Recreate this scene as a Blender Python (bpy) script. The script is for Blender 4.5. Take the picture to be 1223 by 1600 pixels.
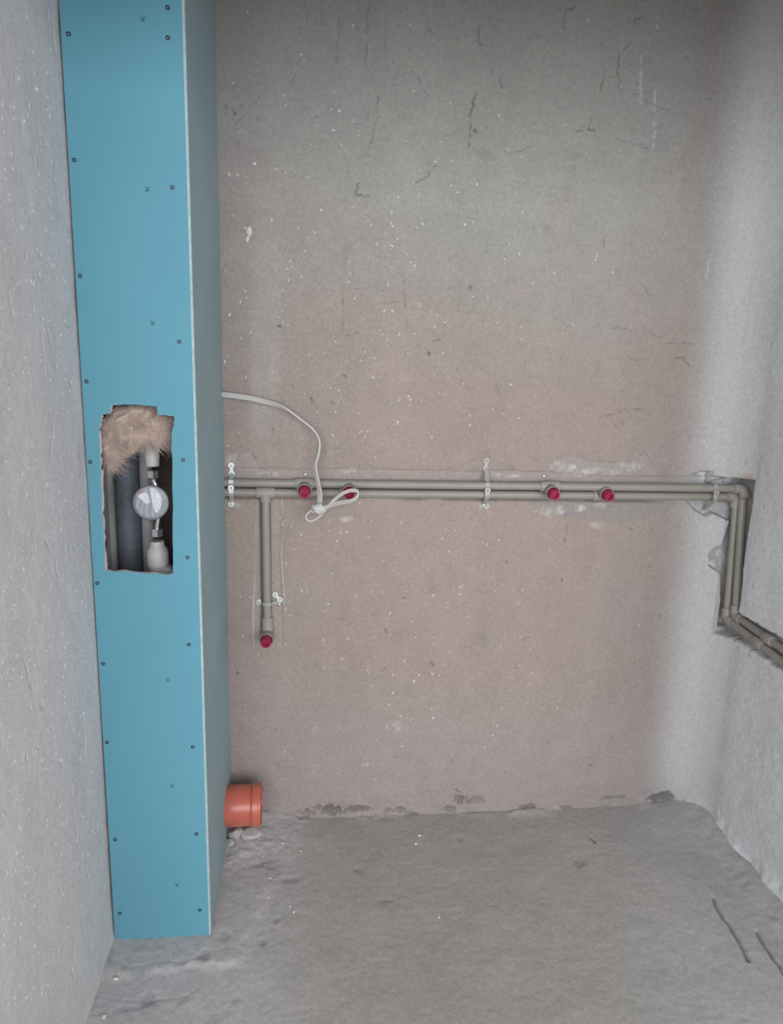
import bpy, bmesh, math, random
import numpy as np
from mathutils import Vector, Matrix

for o in list(bpy.data.objects): bpy.data.objects.remove(o)
S = bpy.context.scene
C = S.collection
rnd = random.Random(7)

# ------------------------------------------------------------------ camera
YAW, PITCH, ROLL, F = math.radians(6.12), math.radians(11.55), math.radians(1.49), 1126.0
CAM = np.array([0.0, 0.0, 1.5])
_fw = np.array([math.sin(YAW)*math.cos(PITCH), math.cos(YAW)*math.cos(PITCH), -math.sin(PITCH)])
_r = np.array([math.cos(YAW), -math.sin(YAW), 0.0]); _u = np.cross(_r, _fw)
_r, _u = math.cos(ROLL)*_r+math.sin(ROLL)*_u, -math.sin(ROLL)*_r+math.cos(ROLL)*_u
cd = bpy.data.cameras.new('camera'); cam = bpy.data.objects.new('camera', cd); C.objects.link(cam)
cd.sensor_fit = 'VERTICAL'; cd.sensor_height = 36.0; cd.lens = 36.0*F/1600; cd.clip_start = 0.02
cam.matrix_world = Matrix(((_r[0], _u[0], -_fw[0], CAM[0]), (_r[1], _u[1], -_fw[1], CAM[1]), (_r[2], _u[2], -_fw[2], CAM[2]), (0, 0, 0, 1)))
S.camera = cam
# ------------------------------------------------------------------ light
S.view_settings.view_transform = 'Standard'; S.view_settings.look = 'None'
S.view_settings.gamma = 1.0; S.view_settings.use_curve_mapping = False
S.view_settings.exposure = 0.0
world = bpy.data.worlds.new('sky'); S.world = world; world.use_nodes = True
bg = world.node_tree.nodes['Background']; bg.inputs[0].default_value = (0.80, 0.90, 1.0, 1); bg.inputs[1].default_value = 1.0
# daylight entering through the wide window opening in the far wall of the space behind the camera
WX0, WX1, WZ0, WZ1, YR = -2.6, 3.4, 0.50, 2.65, -2.4
RX0, RX1, YE, YER, ZH = -3.0, 3.8, 0.92, 1.10, 2.15      # the wider space behind the camera, and where the alcove's side walls end
ld = bpy.data.lights.new('window_daylight', 'AREA'); ld.shape = 'RECTANGLE'
ld.size = WX1-WX0; ld.size_y = WZ1-WZ0; ld.energy = 230; ld.color = (0.93, 0.97, 1.0)
lo = bpy.data.objects.new('window_daylight', ld); C.objects.link(lo)
lo.location = ((WX0+WX1)/2, YR-0.10, (WZ0+WZ1)/2); lo.rotation_euler = (math.radians(90), 0, 0)

# ------------------------------------------------------------------ place: plan of the room
YW, XL, XR, YS, XS, ZC = 2.177, -0.522, 1.335, 1.685, -0.272, 2.78   # back wall, left, right, boxing front, boxing side, ceiling
def ray(x, y): return _fw+_r*((x-611.5)/F)-_u*((y-800.0)/F)
def AY(x, y, Y=YW): d = ray(x, y); return CAM+d*(Y/d[1])
def AX(x, y, X): d = ray(x, y); return CAM+d*(X/d[0])
def AZ(x, y, Z=0.0): d = ray(x, y); return CAM+d*((Z-CAM[2])/d[2])

# ------------------------------------------------------------------ noise
def vnoise(u, v, seed):
    T = np.random.RandomState(seed).rand(256, 256)
    iu = np.floor(u).astype(int); iv = np.floor(v).astype(int); fu = u-iu; fv = v-iv
    fu = fu*fu*(3-2*fu); fv = fv*fv*(3-2*fv); a, b = iu % 256, (iu+1) % 256; c, d = iv % 256, (iv+1) % 256
    return (T[a, c]*(1-fu)+T[b, c]*fu)*(1-fv)+(T[a, d]*(1-fu)+T[b, d]*fu)*fv
def fbm(u, v, scale, octs, seed, gain=0.5):
    s = 0; a = 1; t = 0
    for k in range(octs):
        s = s+a*vnoise(u*scale*2**k+k*17.3, v*scale*2**k+k*9.1, seed+k); t += a; a *= gain
    return s/t*2-1
def sm(a, b, x): t = np.clip((x-a)/(b-a), 0, 1); return t*t*(3-2*t)
def pdist(U, V, pts, rad):
    """distance to a polyline, capped at rad"""
    D = np.full(U.shape, rad)
    for (a, b), (c, d) in zip(pts[:-1], pts[1:]):
        m = (U > min(a, c)-rad) & (U < max(a, c)+rad) & (V > min(b, d)-rad) & (V < max(b, d)+rad)
        if not m.any(): continue
        u = U[m]-a; v = V[m]-b; L = (c-a)**2+(d-b)**2+1e-12
        t = np.clip((u*(c-a)+v*(d-b))/L, 0, 1)
        D[m] = np.minimum(D[m], np.hypot(u-t*(c-a), v-t*(d-b)))
    return D
def inpoly(U, V, pts):
    r = np.zeros(U.shape, bool); n = len(pts)
    for i in range(n):
        (a, b), (c, d) = pts[i], pts[(i+1) % n]
        k = ((b > V) != (d > V)) & (U < (c-a)*(V-b)/(d-b+1e-12)+a); r ^= k
    return r
def polysoft(U, V, pts, soft):
    m = inpoly(U, V, pts).astype(float); D = pdist(U, V, list(pts)+[pts[0]], soft)/soft
    return np.where(m > 0.5, 0.5+0.5*D, 0.5-0.5*D)
def wobble(pts, seed, amp, n=5):
    r = random.Random(seed); o = [pts[0]]
    for a, b in zip(pts[:-1], pts[1:]):
        for k in range(1, n+1):
            t = k/n; e = 0 if k == n else amp
            o.append((a[0]+(b[0]-a[0])*t+r.uniform(-e, e), a[1]+(b[1]-a[1])*t+r.uniform(-e, e)))
    return o

# ------------------------------------------------------------------ materials
MATS = {}
def nodes(name):
    m = bpy.data.materials.new(name); m.use_nodes = True; nt = m.node_tree
    return m, nt, nt.nodes['Principled BSDF']
def mat(name, col, rough=0.6, metal=0.0, var=0.08, scale=40, bump=0.0, bscale=300, spec=0.4, coat=0.0):
    if name in MATS: return MATS[name]
    m, nt, b = nodes(name); N = nt.nodes; L = nt.links
    tc = N.new('ShaderNodeTexCoord'); no = N.new('ShaderNodeTexNoise'); no.inputs['Scale'].default_value = scale; no.inputs['Detail'].default_value = 5
    L.new(tc.outputs['Object'], no.inputs['Vector'])
    rp = N.new('ShaderNodeValToRGB'); rp.color_ramp.elements[0].position = 0.3; rp.color_ramp.elements[1].position = 0.7
    rp.color_ramp.elements[0].color = tuple(c*(1-var) for c in col)+(1,); rp.color_ramp.elements[1].color = tuple(min(1, c*(1+var)) for c in col)+(1,)
    L.new(no.outputs['Fac'], rp.inputs['Fac']); L.new(rp.outputs['Color'], b.inputs['Base Color'])
    b.inputs['Roughness'].default_value = rough; b.inputs['Metallic'].default_value = metal; b.inputs['Specular IOR Level'].default_value = spec
    b.inputs['Coat Weight'].default_value = coat
    if bump:
        n2 = N.new('ShaderNodeTexNoise'); n2.inputs['Scale'].default_value = bscale; n2.inputs['Detail'].default_value = 4; L.new(tc.outputs['Object'], n2.inputs['Vector'])
        bp = N.new('ShaderNodeBump'); bp.inputs['Strength'].default_value = bump; bp.inputs['Distance'].default_value = 0.002
        L.new(n2.outputs['Fac'], bp.inputs['Height']); L.new(bp.outputs['Normal'], b.inputs['Normal'])
    MATS[name] = m; return m
def plaster_mat(name, fine=0.15, bump=0.35):
    m, nt, b = nodes(name); N = nt.nodes; L = nt.links
    at = N.new('ShaderNodeAttribute'); at.attribute_name = 'tint'
    tc = N.new('ShaderNodeTexCoord')
    def noise(s, d):
        n = N.new('ShaderNodeTexNoise'); n.inputs['Scale'].default_value = s; n.inputs['Detail'].default_value = d; n.inputs['Roughness'].default_value = 0.65
        L.new(tc.outputs['Object'], n.inputs['Vector']); return n
    n1 = noise(90, 6)
    mr = N.new('ShaderNodeMapRange'); mr.inputs[1].default_value = 0.25; mr.inputs[2].default_value = 0.75; mr.inputs[3].default_value = 1-fine; mr.inputs[4].default_value = 1+fine
    L.new(n1.outputs['Fac'], mr.inputs[0])
    mx = N.new('ShaderNodeMix'); mx.data_type = 'RGBA'; mx.blend_type = 'MULTIPLY'; mx.inputs[0].default_value = 1
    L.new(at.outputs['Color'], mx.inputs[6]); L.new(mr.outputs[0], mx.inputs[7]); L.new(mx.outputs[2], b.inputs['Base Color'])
    n2 = noise(260, 5); bp = N.new('ShaderNodeBump'); bp.inputs['Strength'].default_value = bump; bp.inputs['Distance'].default_value = 0.003
    L.new(n2.outputs['Fac'], bp.inputs['Height']); L.new(bp.outputs['Normal'], b.inputs['Normal'])
    b.inputs['Roughness'].default_value = 0.9; b.inputs['Specular IOR Level'].default_value = 0.25
    MATS[name] = m; return m

def srgb(r, g, b):
    f = lambda c: ((c/255+0.055)/1.055)**2.4 if c > 10 else c/255/12.92
    return (f(r), f(g), f(b))

# ------------------------------------------------------------------ object helpers
def tag(o, label=None, cat=None, group=None, kind=None):
    if label: o['label'] = label
    if cat: o['category'] = cat
    if group: o['group'] = group
    if kind: o['kind'] = kind
    return o
def thing(name, loc, label, cat, group=None):
    e = bpy.data.objects.new(name, None); e.location = loc; e.empty_display_size = 0.05; C.objects.link(e)
    return tag(e, label, cat, group)
def link(name, me, m, parent=None, smooth=False):
    o = bpy.data.objects.new(name, me); C.objects.link(o)
    for q in (m if isinstance(m, (list, tuple)) else [m]):
        if len(me.materials) < (len(m) if isinstance(m, (list, tuple)) else 1): me.materials.append(q)
    if smooth: me.polygons.foreach_set('use_smooth', [True]*len(me.polygons))
    if parent:
        o.parent = parent; t = Vector((0, 0, 0)); p = parent
        while p: t += p.location; p = p.parent
        o.location = -t                    # geometry is written in room coordinates
    return o
def pyobj(name, V, Fc, m, parent=None, smooth=False):
    me = bpy.data.meshes.new(name); me.from_pydata([tuple(v) for v in V], [], Fc); me.update()
    return link(name, me, m, parent, smooth)
def bmobj(name, bm, m, parent=None, smooth=False):
    bmesh.ops.recalc_face_normals(bm, faces=bm.faces)
    me = bpy.data.meshes.new(name); bm.to_mesh(me); bm.free()
    return link(name, me, m, parent, smooth)
def setorigin(o):
    """move a top-level mesh's origin to the middle of its base"""
    me = o.data; co = np.empty(len(me.vertices)*3); me.vertices.foreach_get('co', co); co = co.reshape(-1, 3)
    c = np.array([(co[:, 0].min()+co[:, 0].max())/2, (co[:, 1].min()+co[:, 1].max())/2, co[:, 2].min()])
    me.vertices.foreach_set('co', (co-c).ravel()); o.location = c; me.update(); return o
def box(bm, x0, x1, y0, y1, z0, z1, bev=0.0):
    r = bmesh.ops.create_cube(bm, size=1); vs = r['verts']
    for v in vs: v.co = ((x0+x1)/2+v.co.x*(x1-x0), (y0+y1)/2+v.co.y*(y1-y0), (z0+z1)/2+v.co.z*(z1-z0))
    if bev:
        es = list({e for v in vs for e in v.link_edges}); bmesh.ops.bevel(bm, geom=es, offset=bev, segments=2, affect='EDGES')
def frames(pts):
    pts = [Vector(p) for p in pts]; T = []
    for i in range(len(pts)):
        a = pts[max(i-1, 0)]; b = pts[min(i+1, len(pts)-1)]; T.append((b-a).normalized())
    n = T[0].orthogonal().normalized(); out = []
    for p, t in zip(pts, T):
        n = (n-t*n.dot(t)).normalized(); out.append((p, t, n, t.cross(n)))
    return out
def tube(bm, pts, rad, seg=16, caps=True):
    fr = frames(pts); rings = []
    for i, (p, t, n, b) in enumerate(fr):
        r = rad[i] if isinstance(rad, (list, tuple)) else rad
        rings.append([bm.verts.new(p+(n*math.cos(2*math.pi*k/seg)+b*math.sin(2*math.pi*k/seg))*r) for k in range(seg)])
    for A, B in zip(rings[:-1], rings[1:]):
        for k in range(seg): bm.faces.new((A[k], A[(k+1) % seg], B[(k+1) % seg], B[k]))
    if caps: bm.faces.new(rings[0][::-1]); bm.faces.new(rings[-1])
def lathe(bm, p, axis, prof, seg=24):
    """prof: list of (distance along axis, radius); closed with discs where radius is 0"""
    p = Vector(p); t = Vector(axis).normalized(); n = t.orthogonal().normalized(); b = t.cross(n); rings = []
    for d, r in prof:
        if r <= 1e-6: rings.append([bm.verts.new(p+t*d)])
        else: rings.append([bm.verts.new(p+t*d+(n*math.cos(2*math.pi*k/seg)+b*math.sin(2*math.pi*k/seg))*r) for k in range(seg)])
    for A, B in zip(rings[:-1], rings[1:]):
        for k in range(seg):
            a0, a1 = A[k % len(A)], A[(k+1) % len(A)]; b0, b1 = B[k % len(B)], B[(k+1) % len(B)]
            f = [a0]
            for v in (a1, b1, b0):
                if v not in f: f.append(v)
            if len(f) >= 3: bm.faces.new(f)
def sharp_smooth(o, ang=35):
    me = o.data; me.polygons.foreach_set('use_smooth', [True]*len(me.polygons))
    me.set_sharp_from_angle(angle=math.radians(ang)); return o
def heightfield(name, us, vs, func, m, axis):
    """func(U,V)->(h,col). axis maps (u,v,h) -> xyz; h points into the room"""
    U, V = np.meshgrid(us, vs, indexing='ij'); h, col = func(U, V)
    X, Y, Z = axis(U, V, h); nu, nv = U.shape
    co = np.stack([X, Y, Z], -1).reshape(-1, 3)
    idx = np.arange(nu*nv).reshape(nu, nv)
    q = np.stack([idx[:-1, :-1], idx[1:, :-1], idx[1:, 1:], idx[:-1, 1:]], -1).reshape(-1, 4)
    a = co[q[0, 1]]-co[q[0, 0]]; b = co[q[0, 3]]-co[q[0, 0]]
    e = np.array(axis(U[:1, :1], V[:1, :1], h[:1, :1]+0.01)).reshape(3)-np.array(axis(U[:1, :1], V[:1, :1], h[:1, :1])).reshape(3)
    if np.dot(np.cross(a, b), e) < 0: q = q[:, ::-1]
    me = bpy.data.meshes.new(name); me.vertices.add(len(co)); me.vertices.foreach_set('co', co.astype(np.float32).ravel())
    me.loops.add(q.size); me.loops.foreach_set('vertex_index', q.astype(np.int32).ravel())
    me.polygons.add(len(q)); me.polygons.foreach_set('loop_start', np.arange(0, q.size, 4, dtype=np.int32))
    me.polygons.foreach_set('use_smooth', np.ones(len(q), bool)); me.update(calc_edges=True)
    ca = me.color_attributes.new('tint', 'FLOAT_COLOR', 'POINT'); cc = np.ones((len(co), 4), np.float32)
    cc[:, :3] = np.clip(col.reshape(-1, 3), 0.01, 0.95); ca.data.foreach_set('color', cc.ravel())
    o = link(name, me, m); tag(o, kind='structure')
    return o, (us, vs, h)
def hsample(hf, u, v):
    us, vs, h = hf; i = min(np.searchsorted(us, u), len(us)-1); j = min(np.searchsorted(vs, v), len(vs)-1); return h[i, j]
def mixc(col, c, m): return col*(1-m[..., None])+np.array(c)*m[..., None]
def uniq(*a): return np.unique(np.round(np.concatenate(a), 5))

# ------------------------------------------------------------------ pipe routes (used by the chases as well)
R = 0.0125
ZU, ZL, YP = 1.142, 1.1125, 2.168
up_top, up_bot = AX(1164, 780, 1.353), AX(1149, 962, 1.350)
lo_top, lo_bot = AX(1148, 790, 1.343), AX(1135, 966, 1.342)
up_end, lo_end = AX(1223, 1014, 1.345), AX(1223, 1034, 1.340)

# ------------------------------------------------------------------ back wall
BASE_B = np.array((0.325, 0.262, 0.230))
def pb(*pts): return [(lambda w: (w[0], w[2]))(AY(x, y)) for x, y in pts]
CRACKS = [  # polylines in the photograph, width, depth
 ([(576, 0), (571, 50)], 1), ([(574, 60), (570, 97)], 1.2), ([(590, 150), (588, 180), (578, 225), (573, 245)], 1.1), ([(653, 105), (655, 125), (669, 150)], 1),
 ([(744, 140), (737, 170), (733, 190), (735, 200), (730, 232)], 2), ([(740, 203), (744, 206)], 1.5), ([(680, 257), (668, 276), (650, 285)], 1.4),
 ([(559, 285), (556, 302), (577, 308)], 1.6), ([(752, 20), (749, 40), (751, 70)], 1.3), ([(784, 115), (783, 137)], 1.2), ([(766, 95), (768, 115)], 1), ([(667, 20), (668, 45), (680, 52)], 1),
 ([(900, 10), (884, 14), (881, 45)], 1.5), ([(986, 65), (967, 85), (965, 115), (967, 140)], 1.4), ([(944, 117), (937, 145)], 1.2), ([(1002, 22), (993, 28), (991, 42)], 1.2),
 ([(960, 160), (968, 182)], 1.1), ([(900, 205), (920, 200), (930, 205)], 1.3), ([(963, 215), (985, 222), (1013, 231)], 1.1), ([(990, 145), (1020, 160), (1055, 178)], 0.8),
 ([(924, 175), (922, 195), (918, 202)], 0.9), ([(1043, 268), (1060, 276), (1080, 278)], 0.8), ([(1095, 300), (1115, 312), (1150, 313)], 0.8),
 ([(788, 235), (795, 240), (830, 228)], 0.9), ([(947, 340), (944, 405)], 0.9), ([(1000, 440), (1013, 460), (1025, 461)], 1.0), ([(945, 512), (960, 513), (990, 515), (1020, 522), (1070, 536), (1085, 537)], 0.9),
 ([(950, 561), (975, 563), (1005, 561)], 0.9), ([(1053, 559), (1068, 557), (1080, 577), (1090, 580)], 1.4), ([(1040, 535), (1083, 537)], 1.0),
 ([(936, 652), (962, 646), (980, 640), (1002, 640)], 1.5), ([(972, 655), (976, 672)], 0.8), ([(872, 455), (869, 485), (862, 495)], 0.9), ([(820, 660), (825, 665), (843, 653)], 1.1),
 ([(535, 445), (533, 525)], 1.0), ([(630, 430), (633, 480), (636, 520)], 1.1), ([(585, 477), (620, 472)], 0.9), ([(507, 524), (530, 527), (560, 520)], 1.0), ([(540, 450), (580, 448), (600, 455)], 0.7), ([(676, 533), (688, 530)], 1.3),
 ([(484, 622), (496, 634)], 2.5), ([(524, 595), (527, 588)], 1.8), ([(536, 583), (540, 590)], 2.0), ([(735, 446), (736, 452)], 2.5), ([(668, 550), (672, 553)], 2.2), ([(575, 420), (582, 428)], 1.6), ([(434, 509), (438, 511)], 2),
 ([(712, 573), (725, 600), (735, 612)], 0.8), ([(776, 600), (783, 625)], 0.8), ([(500, 697), (535, 702), (560, 715), (590, 738)], 0.9),
 ([(668, 740), (700, 733), (730, 724), (750, 712), (757, 706), (768, 718), (800, 730), (802, 739)], 1.1), ([(357, 707), (392, 706), (400, 722), (406, 736)], 1.2),
 ([(850, 738), (862, 722), (888, 713), (925, 722)], 0.9), ([(925, 735), (932, 722), (985, 720), (1005, 708), (1014, 716), (1022, 738)], 1.2),
 ([(1075, 783), (1085, 797), (1100, 805)], 1.4), ([(1104, 861), (1118, 845), (1125, 832), (1132, 812)], 1.6), ([(1103, 884), (1118, 893), (1119, 940), (1116, 970)], 1.6), ([(1104, 861), (1102, 880)], 1.5),
 ([(527, 967), (545, 970), (548, 978)], 0.9), ([(602, 985), (604, 990)], 2.2), ([(674, 1033), (676, 1042)], 1.8), ([(595, 1050), (603, 1043)], 1.2), ([(630, 934), (633, 936)], 2.4), ([(365, 1077), (382, 1079)], 1.0), ([(370, 1052), (371, 1053)], 2),
 ([(1040, 1130), (1045, 1146)], 1.6), ([(915, 1196), (925, 1198), (917, 1205)], 2.2), ([(1024, 962), (1034, 964), (1028, 968)], 1.2), ([(990, 1030), (992, 1040)], 1.2), ([(815, 1000), (830, 997)], 1.0),
 ([(710, 1233), (722, 1240)], 2), ([(700, 1180), (708, 1195)], 1), ([(948, 1183), (960, 1184)], 1), ([(984, 826), (988, 828)], 1.6), ([(1011, 888), (1015, 885)], 1.5), ([(877, 907), (880, 908)], 1.6), ([(791, 878), (794, 882)], 2),
 ([(884, 790), (885, 830), (883, 860)], 1.2), ([(1067, 848), (1069, 853)], 1.3), ([(352, 165), (365, 172), (366, 180)], 1.5), ([(367, 195), (380, 182)], 1.0), ([(399, 160), (402, 164)], 1.6), ([(462, 115), (450, 140)], 0.8), ([(605, 40), (603, 75)], 0.9), ([(475, 0), (480, 30)], 0.8), ([(504, 5), (502, 70)], 0.8), ([(528, 30), (527, 95)], 0.8)]
RF = 0.13
def fillet(d):
    t = RF*0.735; c = RF-np.sqrt(np.maximum(RF*RF-np.clip(d, 0, t)**2, 0)); return c-np.clip(d-t, 0, 1)*0.35
def back_wall(U, V):
    h = (0.004*fbm(U, V, 2.5, 3, 11)+0.0016*fbm(U, V, 14, 3, 21)+0.0007*fbm(U, V, 70, 2, 31))*(1-sm(XR-0.11, XR-0.04, U))
    col = np.ones(U.shape+(3,))*BASE_B
    n1 = fbm(U, V, 1.6, 4, 41); n2 = fbm(U, V, 4.0, 4, 51); n3 = fbm(U*1.0, V*0.25, 9.0, 3, 61); n4 = fbm(U, V, 22, 4, 71)
    # clayey, ochre centre going to cement grey at the top and right, pinkish drifts
    warm = np.exp(-(((U-0.42)/0.75)**2+((V-0.95)/0.75)**2))
    col = mixc(col, (0.315, 0.308, 0.288), sm(1.25, 2.05, V+0.25*n1)*0.9)
    col = mixc(col, (0.290, 0.258, 0.242), sm(0.75, 1.25, U+0.2*n1)*0.7)
    col = mixc(col, (0.335, 0.258, 0.210), np.clip(warm*0.55*(0.75+0.6*n2), 0, 1))
    col = mixc(col, (0.325, 0.262, 0.254), np.clip(sm(0.05, 0.5, n2+0.2*n3)*0.45, 0, 1))
    col = mixc(col, (0.335, 0.282, 0.275), sm(0.62, 0.2, V+0.12*n1)*0.6)
    col = mixc(col, (0.36, 0.315, 0.29), sm(0.03, 0.0, np.abs(U+0.15+0.02*n1)-0.025)*sm(1.1, 1.4, V)*sm(2.15, 1.7, V)*0.8)   # pale trowel band
    col *= (1+0.055*n4+0.04*n3+0.04*fbm(U, V, 60, 3, 81))[..., None]
    # damp dark smudges
    col = mixc(col, (0.22, 0.20, 0.185), sm(0.42, 0.62, fbm(U, V, 11, 5, 91, 0.65))*0.35)
    # shrinkage cracks: real grooves, their dirt and inner shade painted in dark
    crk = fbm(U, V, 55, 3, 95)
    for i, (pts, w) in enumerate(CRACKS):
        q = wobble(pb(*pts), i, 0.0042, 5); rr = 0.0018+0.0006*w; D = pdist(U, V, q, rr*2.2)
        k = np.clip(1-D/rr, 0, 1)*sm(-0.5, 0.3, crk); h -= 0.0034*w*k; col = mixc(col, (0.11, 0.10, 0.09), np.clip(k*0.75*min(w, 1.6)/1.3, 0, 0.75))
    r = random.Random(3)
    for i in range(90):      # small trowel pits
        a, b = r.uniform(-0.26, 1.3), r.uniform(0.1, 2.5); s = r.uniform(0.002, 0.0045); g = r.uniform(-1, 1)
        q = [(a, b), (a+g*0.008, b+r.uniform(-0.01, 0.01))]; k = np.clip(1-pdist(U, V, q, s*2)/s, 0, 1); h -= 0.004*k; col = mixc(col, (0.2, 0.18, 0.165), k*0.45)
    # white runs and splashes
    for pts, w in (([(1002, 85), (1001, 160)], 3.2), ([(1023, 142), (1021, 215)], 3.4), ([(1020, 225), (1019, 240)], 2.5), ([(918, 28), (918, 45)], 3), ([(1028, 28), (1027, 42)], 3), ([(1107, 395), (1103, 440)], 2.2)):
        k = np.clip(1.3*(1-pdist(U, V, pb(*pts), w*0.0045)/(w*0.0020))+0.6*n4, 0, 1); col = mixc(col, (0.50, 0.485, 0.485), k*sm(-0.4, 0.3, fbm(U, V, 80, 3, 97))*0.7)
    # ---- chase for the supply pipes and its rough filling
    wb = 0.004*fbm(U, V*0, 18, 3, 101); ins = sm(-0.30, -0.29, U)
    zt, zb = 1.184+wb-0.010*sm(0.6, 0.9, U), 1.094+0.7*wb-0.006*sm(0.75, 0.85, U)
    strip = sm(-0.002, 0.002, zt-V)*sm(-0.002, 0.002, V-zb)*ins
    h -= 0.004*strip
    col = mixc(col, (0.345, 0.29, 0.268), strip*0.75)
    h -= 0.004*np.clip(1-np.abs(V-zt)/0.004, 0, 1)*sm(-0.2, 0.1, fbm(U, V*0, 7, 3, 107)); col = mixc(col, (0.27, 0.24, 0.22), np.clip(1-np.abs(V-zt)/0.003, 0, 1)*0.6*sm(-0.3, 0.2, fbm(U, V*0, 7, 3, 107)))
    gap = np.clip(1-np.abs(V-0.5*(ZU+ZL))/0.016, 0, 1)
    h -= 0.020*sm(0.0, 0.35, gap)*ins+0.010*sm(0.02, 0.006, np.abs(V-1.0975))*sm(0.010, 0.004, np.abs(V-1.0975))*ins*sm(-0.1, 0.3, fbm(U, V*0, 5, 3, 103))
    # smears of lime and mortar above and below the chase
    nb = fbm(U, V, 30, 5, 111, 0.6); ns = fbm(U, V, 75, 4, 117, 0.7)
    PA = pb((352, 737), (352, 706), (390, 706), (401, 722), (408, 737)); PB = pb((847, 741), (862, 722), (890, 712), (930, 723), (985, 720), (1006, 708), (1015, 716), (1024, 741))
    PC = pb((828, 779), (846, 800), (880, 806), (905, 812), (955, 818), (1000, 812), (1045, 798), (1050, 781)); PD = pb((440, 740), (462, 723), (468, 718), (462, 740))
    wu, wv = U+0.006*n4, V+0.006*nb
    for Pg, c, a, lift in ((PA, (0.365, 0.305, 0.292), 0.9, 0.001), (PB, (0.335, 0.29, 0.278), 0.9, -0.0025), (PC, (0.275, 0.245, 0.235), 0.75, -0.003), (PD, (0.37, 0.305, 0.268), 0.7, 0)):
        k = polysoft(wu, wv, Pg, 0.004); h += lift*k; h += 0.003*nb*k; col = mixc(col, c, k*a)
    for (x, y, rx, rz, a) in ((912, 738, 26, 8, 1), (893, 730, 9, 5, 1), (868, 728, 14, 9, .6), (985, 728, 22, 8, .6), (545, 736, 12, 6, 1), (540, 811, 13, 6, 1), (365, 718, 12, 9, .6), (800, 744, 16, 3, 1), (425, 741, 28, 5, .6),
                             (905, 795, 14, 6, 1), (880, 797, 16, 8, .9), (938, 790, 16, 7, .9), (852, 800, 18, 9, .7), (930, 820, 18, 8, .5), (752, 790, 12, 7, .8), (955, 738, 20, 6, .6), (368, 790, 14, 6, .6), (570, 1195, 18, 5, .7), (620, 1135, 14, 10, .5), (775, 742, 8, 4, .8), (455, 941, 10, 6, .5)):
        q = AY(x, y); s = 0.0021; dd = np.hypot((U-q[0])/(rx*s), (V-q[2])/(rz*s)); k = np.clip(1.6*(1-dd)+1.3*nb, 0, 1)*(dd < 1.7); k = k*sm(-0.35, 0.35, ns); col = mixc(col, (0.55, 0.51, 0.49), k*a*0.75); h += 0.0015*k*a*(1+nb)
    # ---- vertical chase of the drop pipe
    xd = -0.151; wl = 0.003*fbm(U*0, V, 9, 3, 121); inz = sm(0.60, 0.63, V)*sm(1.105, 1.09, V)
    k = sm(-0.002, 0.002, U-(xd-0.032+0.010*sm(0.95, 0.7, V)*-1+wl))*sm(-0.002, 0.002, (xd+0.042+0.008*sm(0.95, 0.65, V)+wl)-U)*inz
    h -= 0.0035*k; col = mixc(col, (0.355, 0.285, 0.255), k*0.8)
    h -= 0.018*np.clip(1.4-np.abs(U-xd+0.004)/0.013, 0, 1)*sm(0.62, 0.66, V)*sm(1.11, 1.10, V)
    for dx, a in ((-0.033, 0.8), (0.045, 0.6)):
        k2 = np.clip(1-np.abs(U-(xd+dx+(0.010*sm(0.95, 0.7, V))*(1 if dx > 0 else -1)+wl))/0.0035, 0, 1)*inz*sm(-0.3, 0.2, fbm(U*0, V, 8, 2, 131+int(dx*100))); h += 0.003*k2; col = mixc(col, (0.60, 0.54, 0.51), k2*a)
    # ---- broken plaster in the corner beside the risers
    PE = pb((1072, 781), (1086, 797), (1100, 806), (1110, 800), (1132, 810), (1124, 832), (1118, 846), (1104, 861), (1103, 881), (1117, 893), (1119, 930), (1114, 972), (1200, 985), (1230, 730), (1170, 736), (1150, 738), (1135, 747), (1112, 752), (1110, 737), (1096, 735), (1082, 741))
    kE = polysoft(U+0.004*nb, V+0.004*n4, PE, 0.003); k = kE; h -= (0.013+0.006*nb)*k; col = mixc(col, (0.40, 0.385, 0.385), k*0.9)
    col = mixc(col, (0.68, 0.66, 0.65), k*sm(0.15, 0.45, fbm(U, V, 24, 4, 141))*0.8)
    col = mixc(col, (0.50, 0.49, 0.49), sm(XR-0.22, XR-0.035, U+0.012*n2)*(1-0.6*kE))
    # ---- base of the wall: crumbled plaster, dark holes
    for (x, y, rx, rz, a) in ((513, 1266, 34, 10, 1), (560, 1265, 26, 6, .9), (605, 1268, 10, 6, .6), (645, 1275, 14, 8, .7), (722, 1250, 14, 12, .9), (745, 1252, 18, 8, .5), (826, 1261, 18, 5, .8), (1035, 1246, 24, 9, 1), (955, 1247, 22, 5, .6), (625, 1266, 12, 5, .7), (700, 1265, 12, 7, .7), (484, 1272, 20, 7, .6), (885, 1262, 14, 4, .5), (405, 1232, 7, 9, .5)):
        q = AY(x, y); s = 0.0021; dd = np.hypot((U-q[0])/(rx*s), (V-q[2])/(rz*s)); k = np.clip(1.9*(1.0-dd)+1.4*nb+0.6*n4+1.3*ns, 0, 1)*(dd < 1.9); h -= 0.014*k*a; col = mixc(col, (0.085, 0.085, 0.085), k*a*0.85)
    k = sm(0.14, 0.02, V+0.05*n2); h += 0.004*k*nb; col = mixc(col, (0.30, 0.262, 0.252), k*0.3)
    # the corner to the right-hand wall is trowelled round, except where the chases cut into it
    h += fillet(U-(XR-RF))*(1-kE)*(1-sm(-0.002, 0.002, zt-V)*sm(-0.002, 0.002, V-zb))
    return h, col
us = uniq(np.arange(XL-0.02, -0.30, 0.03), np.arange(-0.30, 1.425, 0.003)); vs = uniq(np.arange(-0.06, 2.60, 0.003), np.array([ZC]))
PM = plaster_mat('clay_plaster')
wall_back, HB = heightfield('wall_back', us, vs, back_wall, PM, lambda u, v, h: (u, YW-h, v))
wall_back['label'] = 'beige grey plastered back wall flecked with white, cracked, with a pipe chase'

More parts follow.
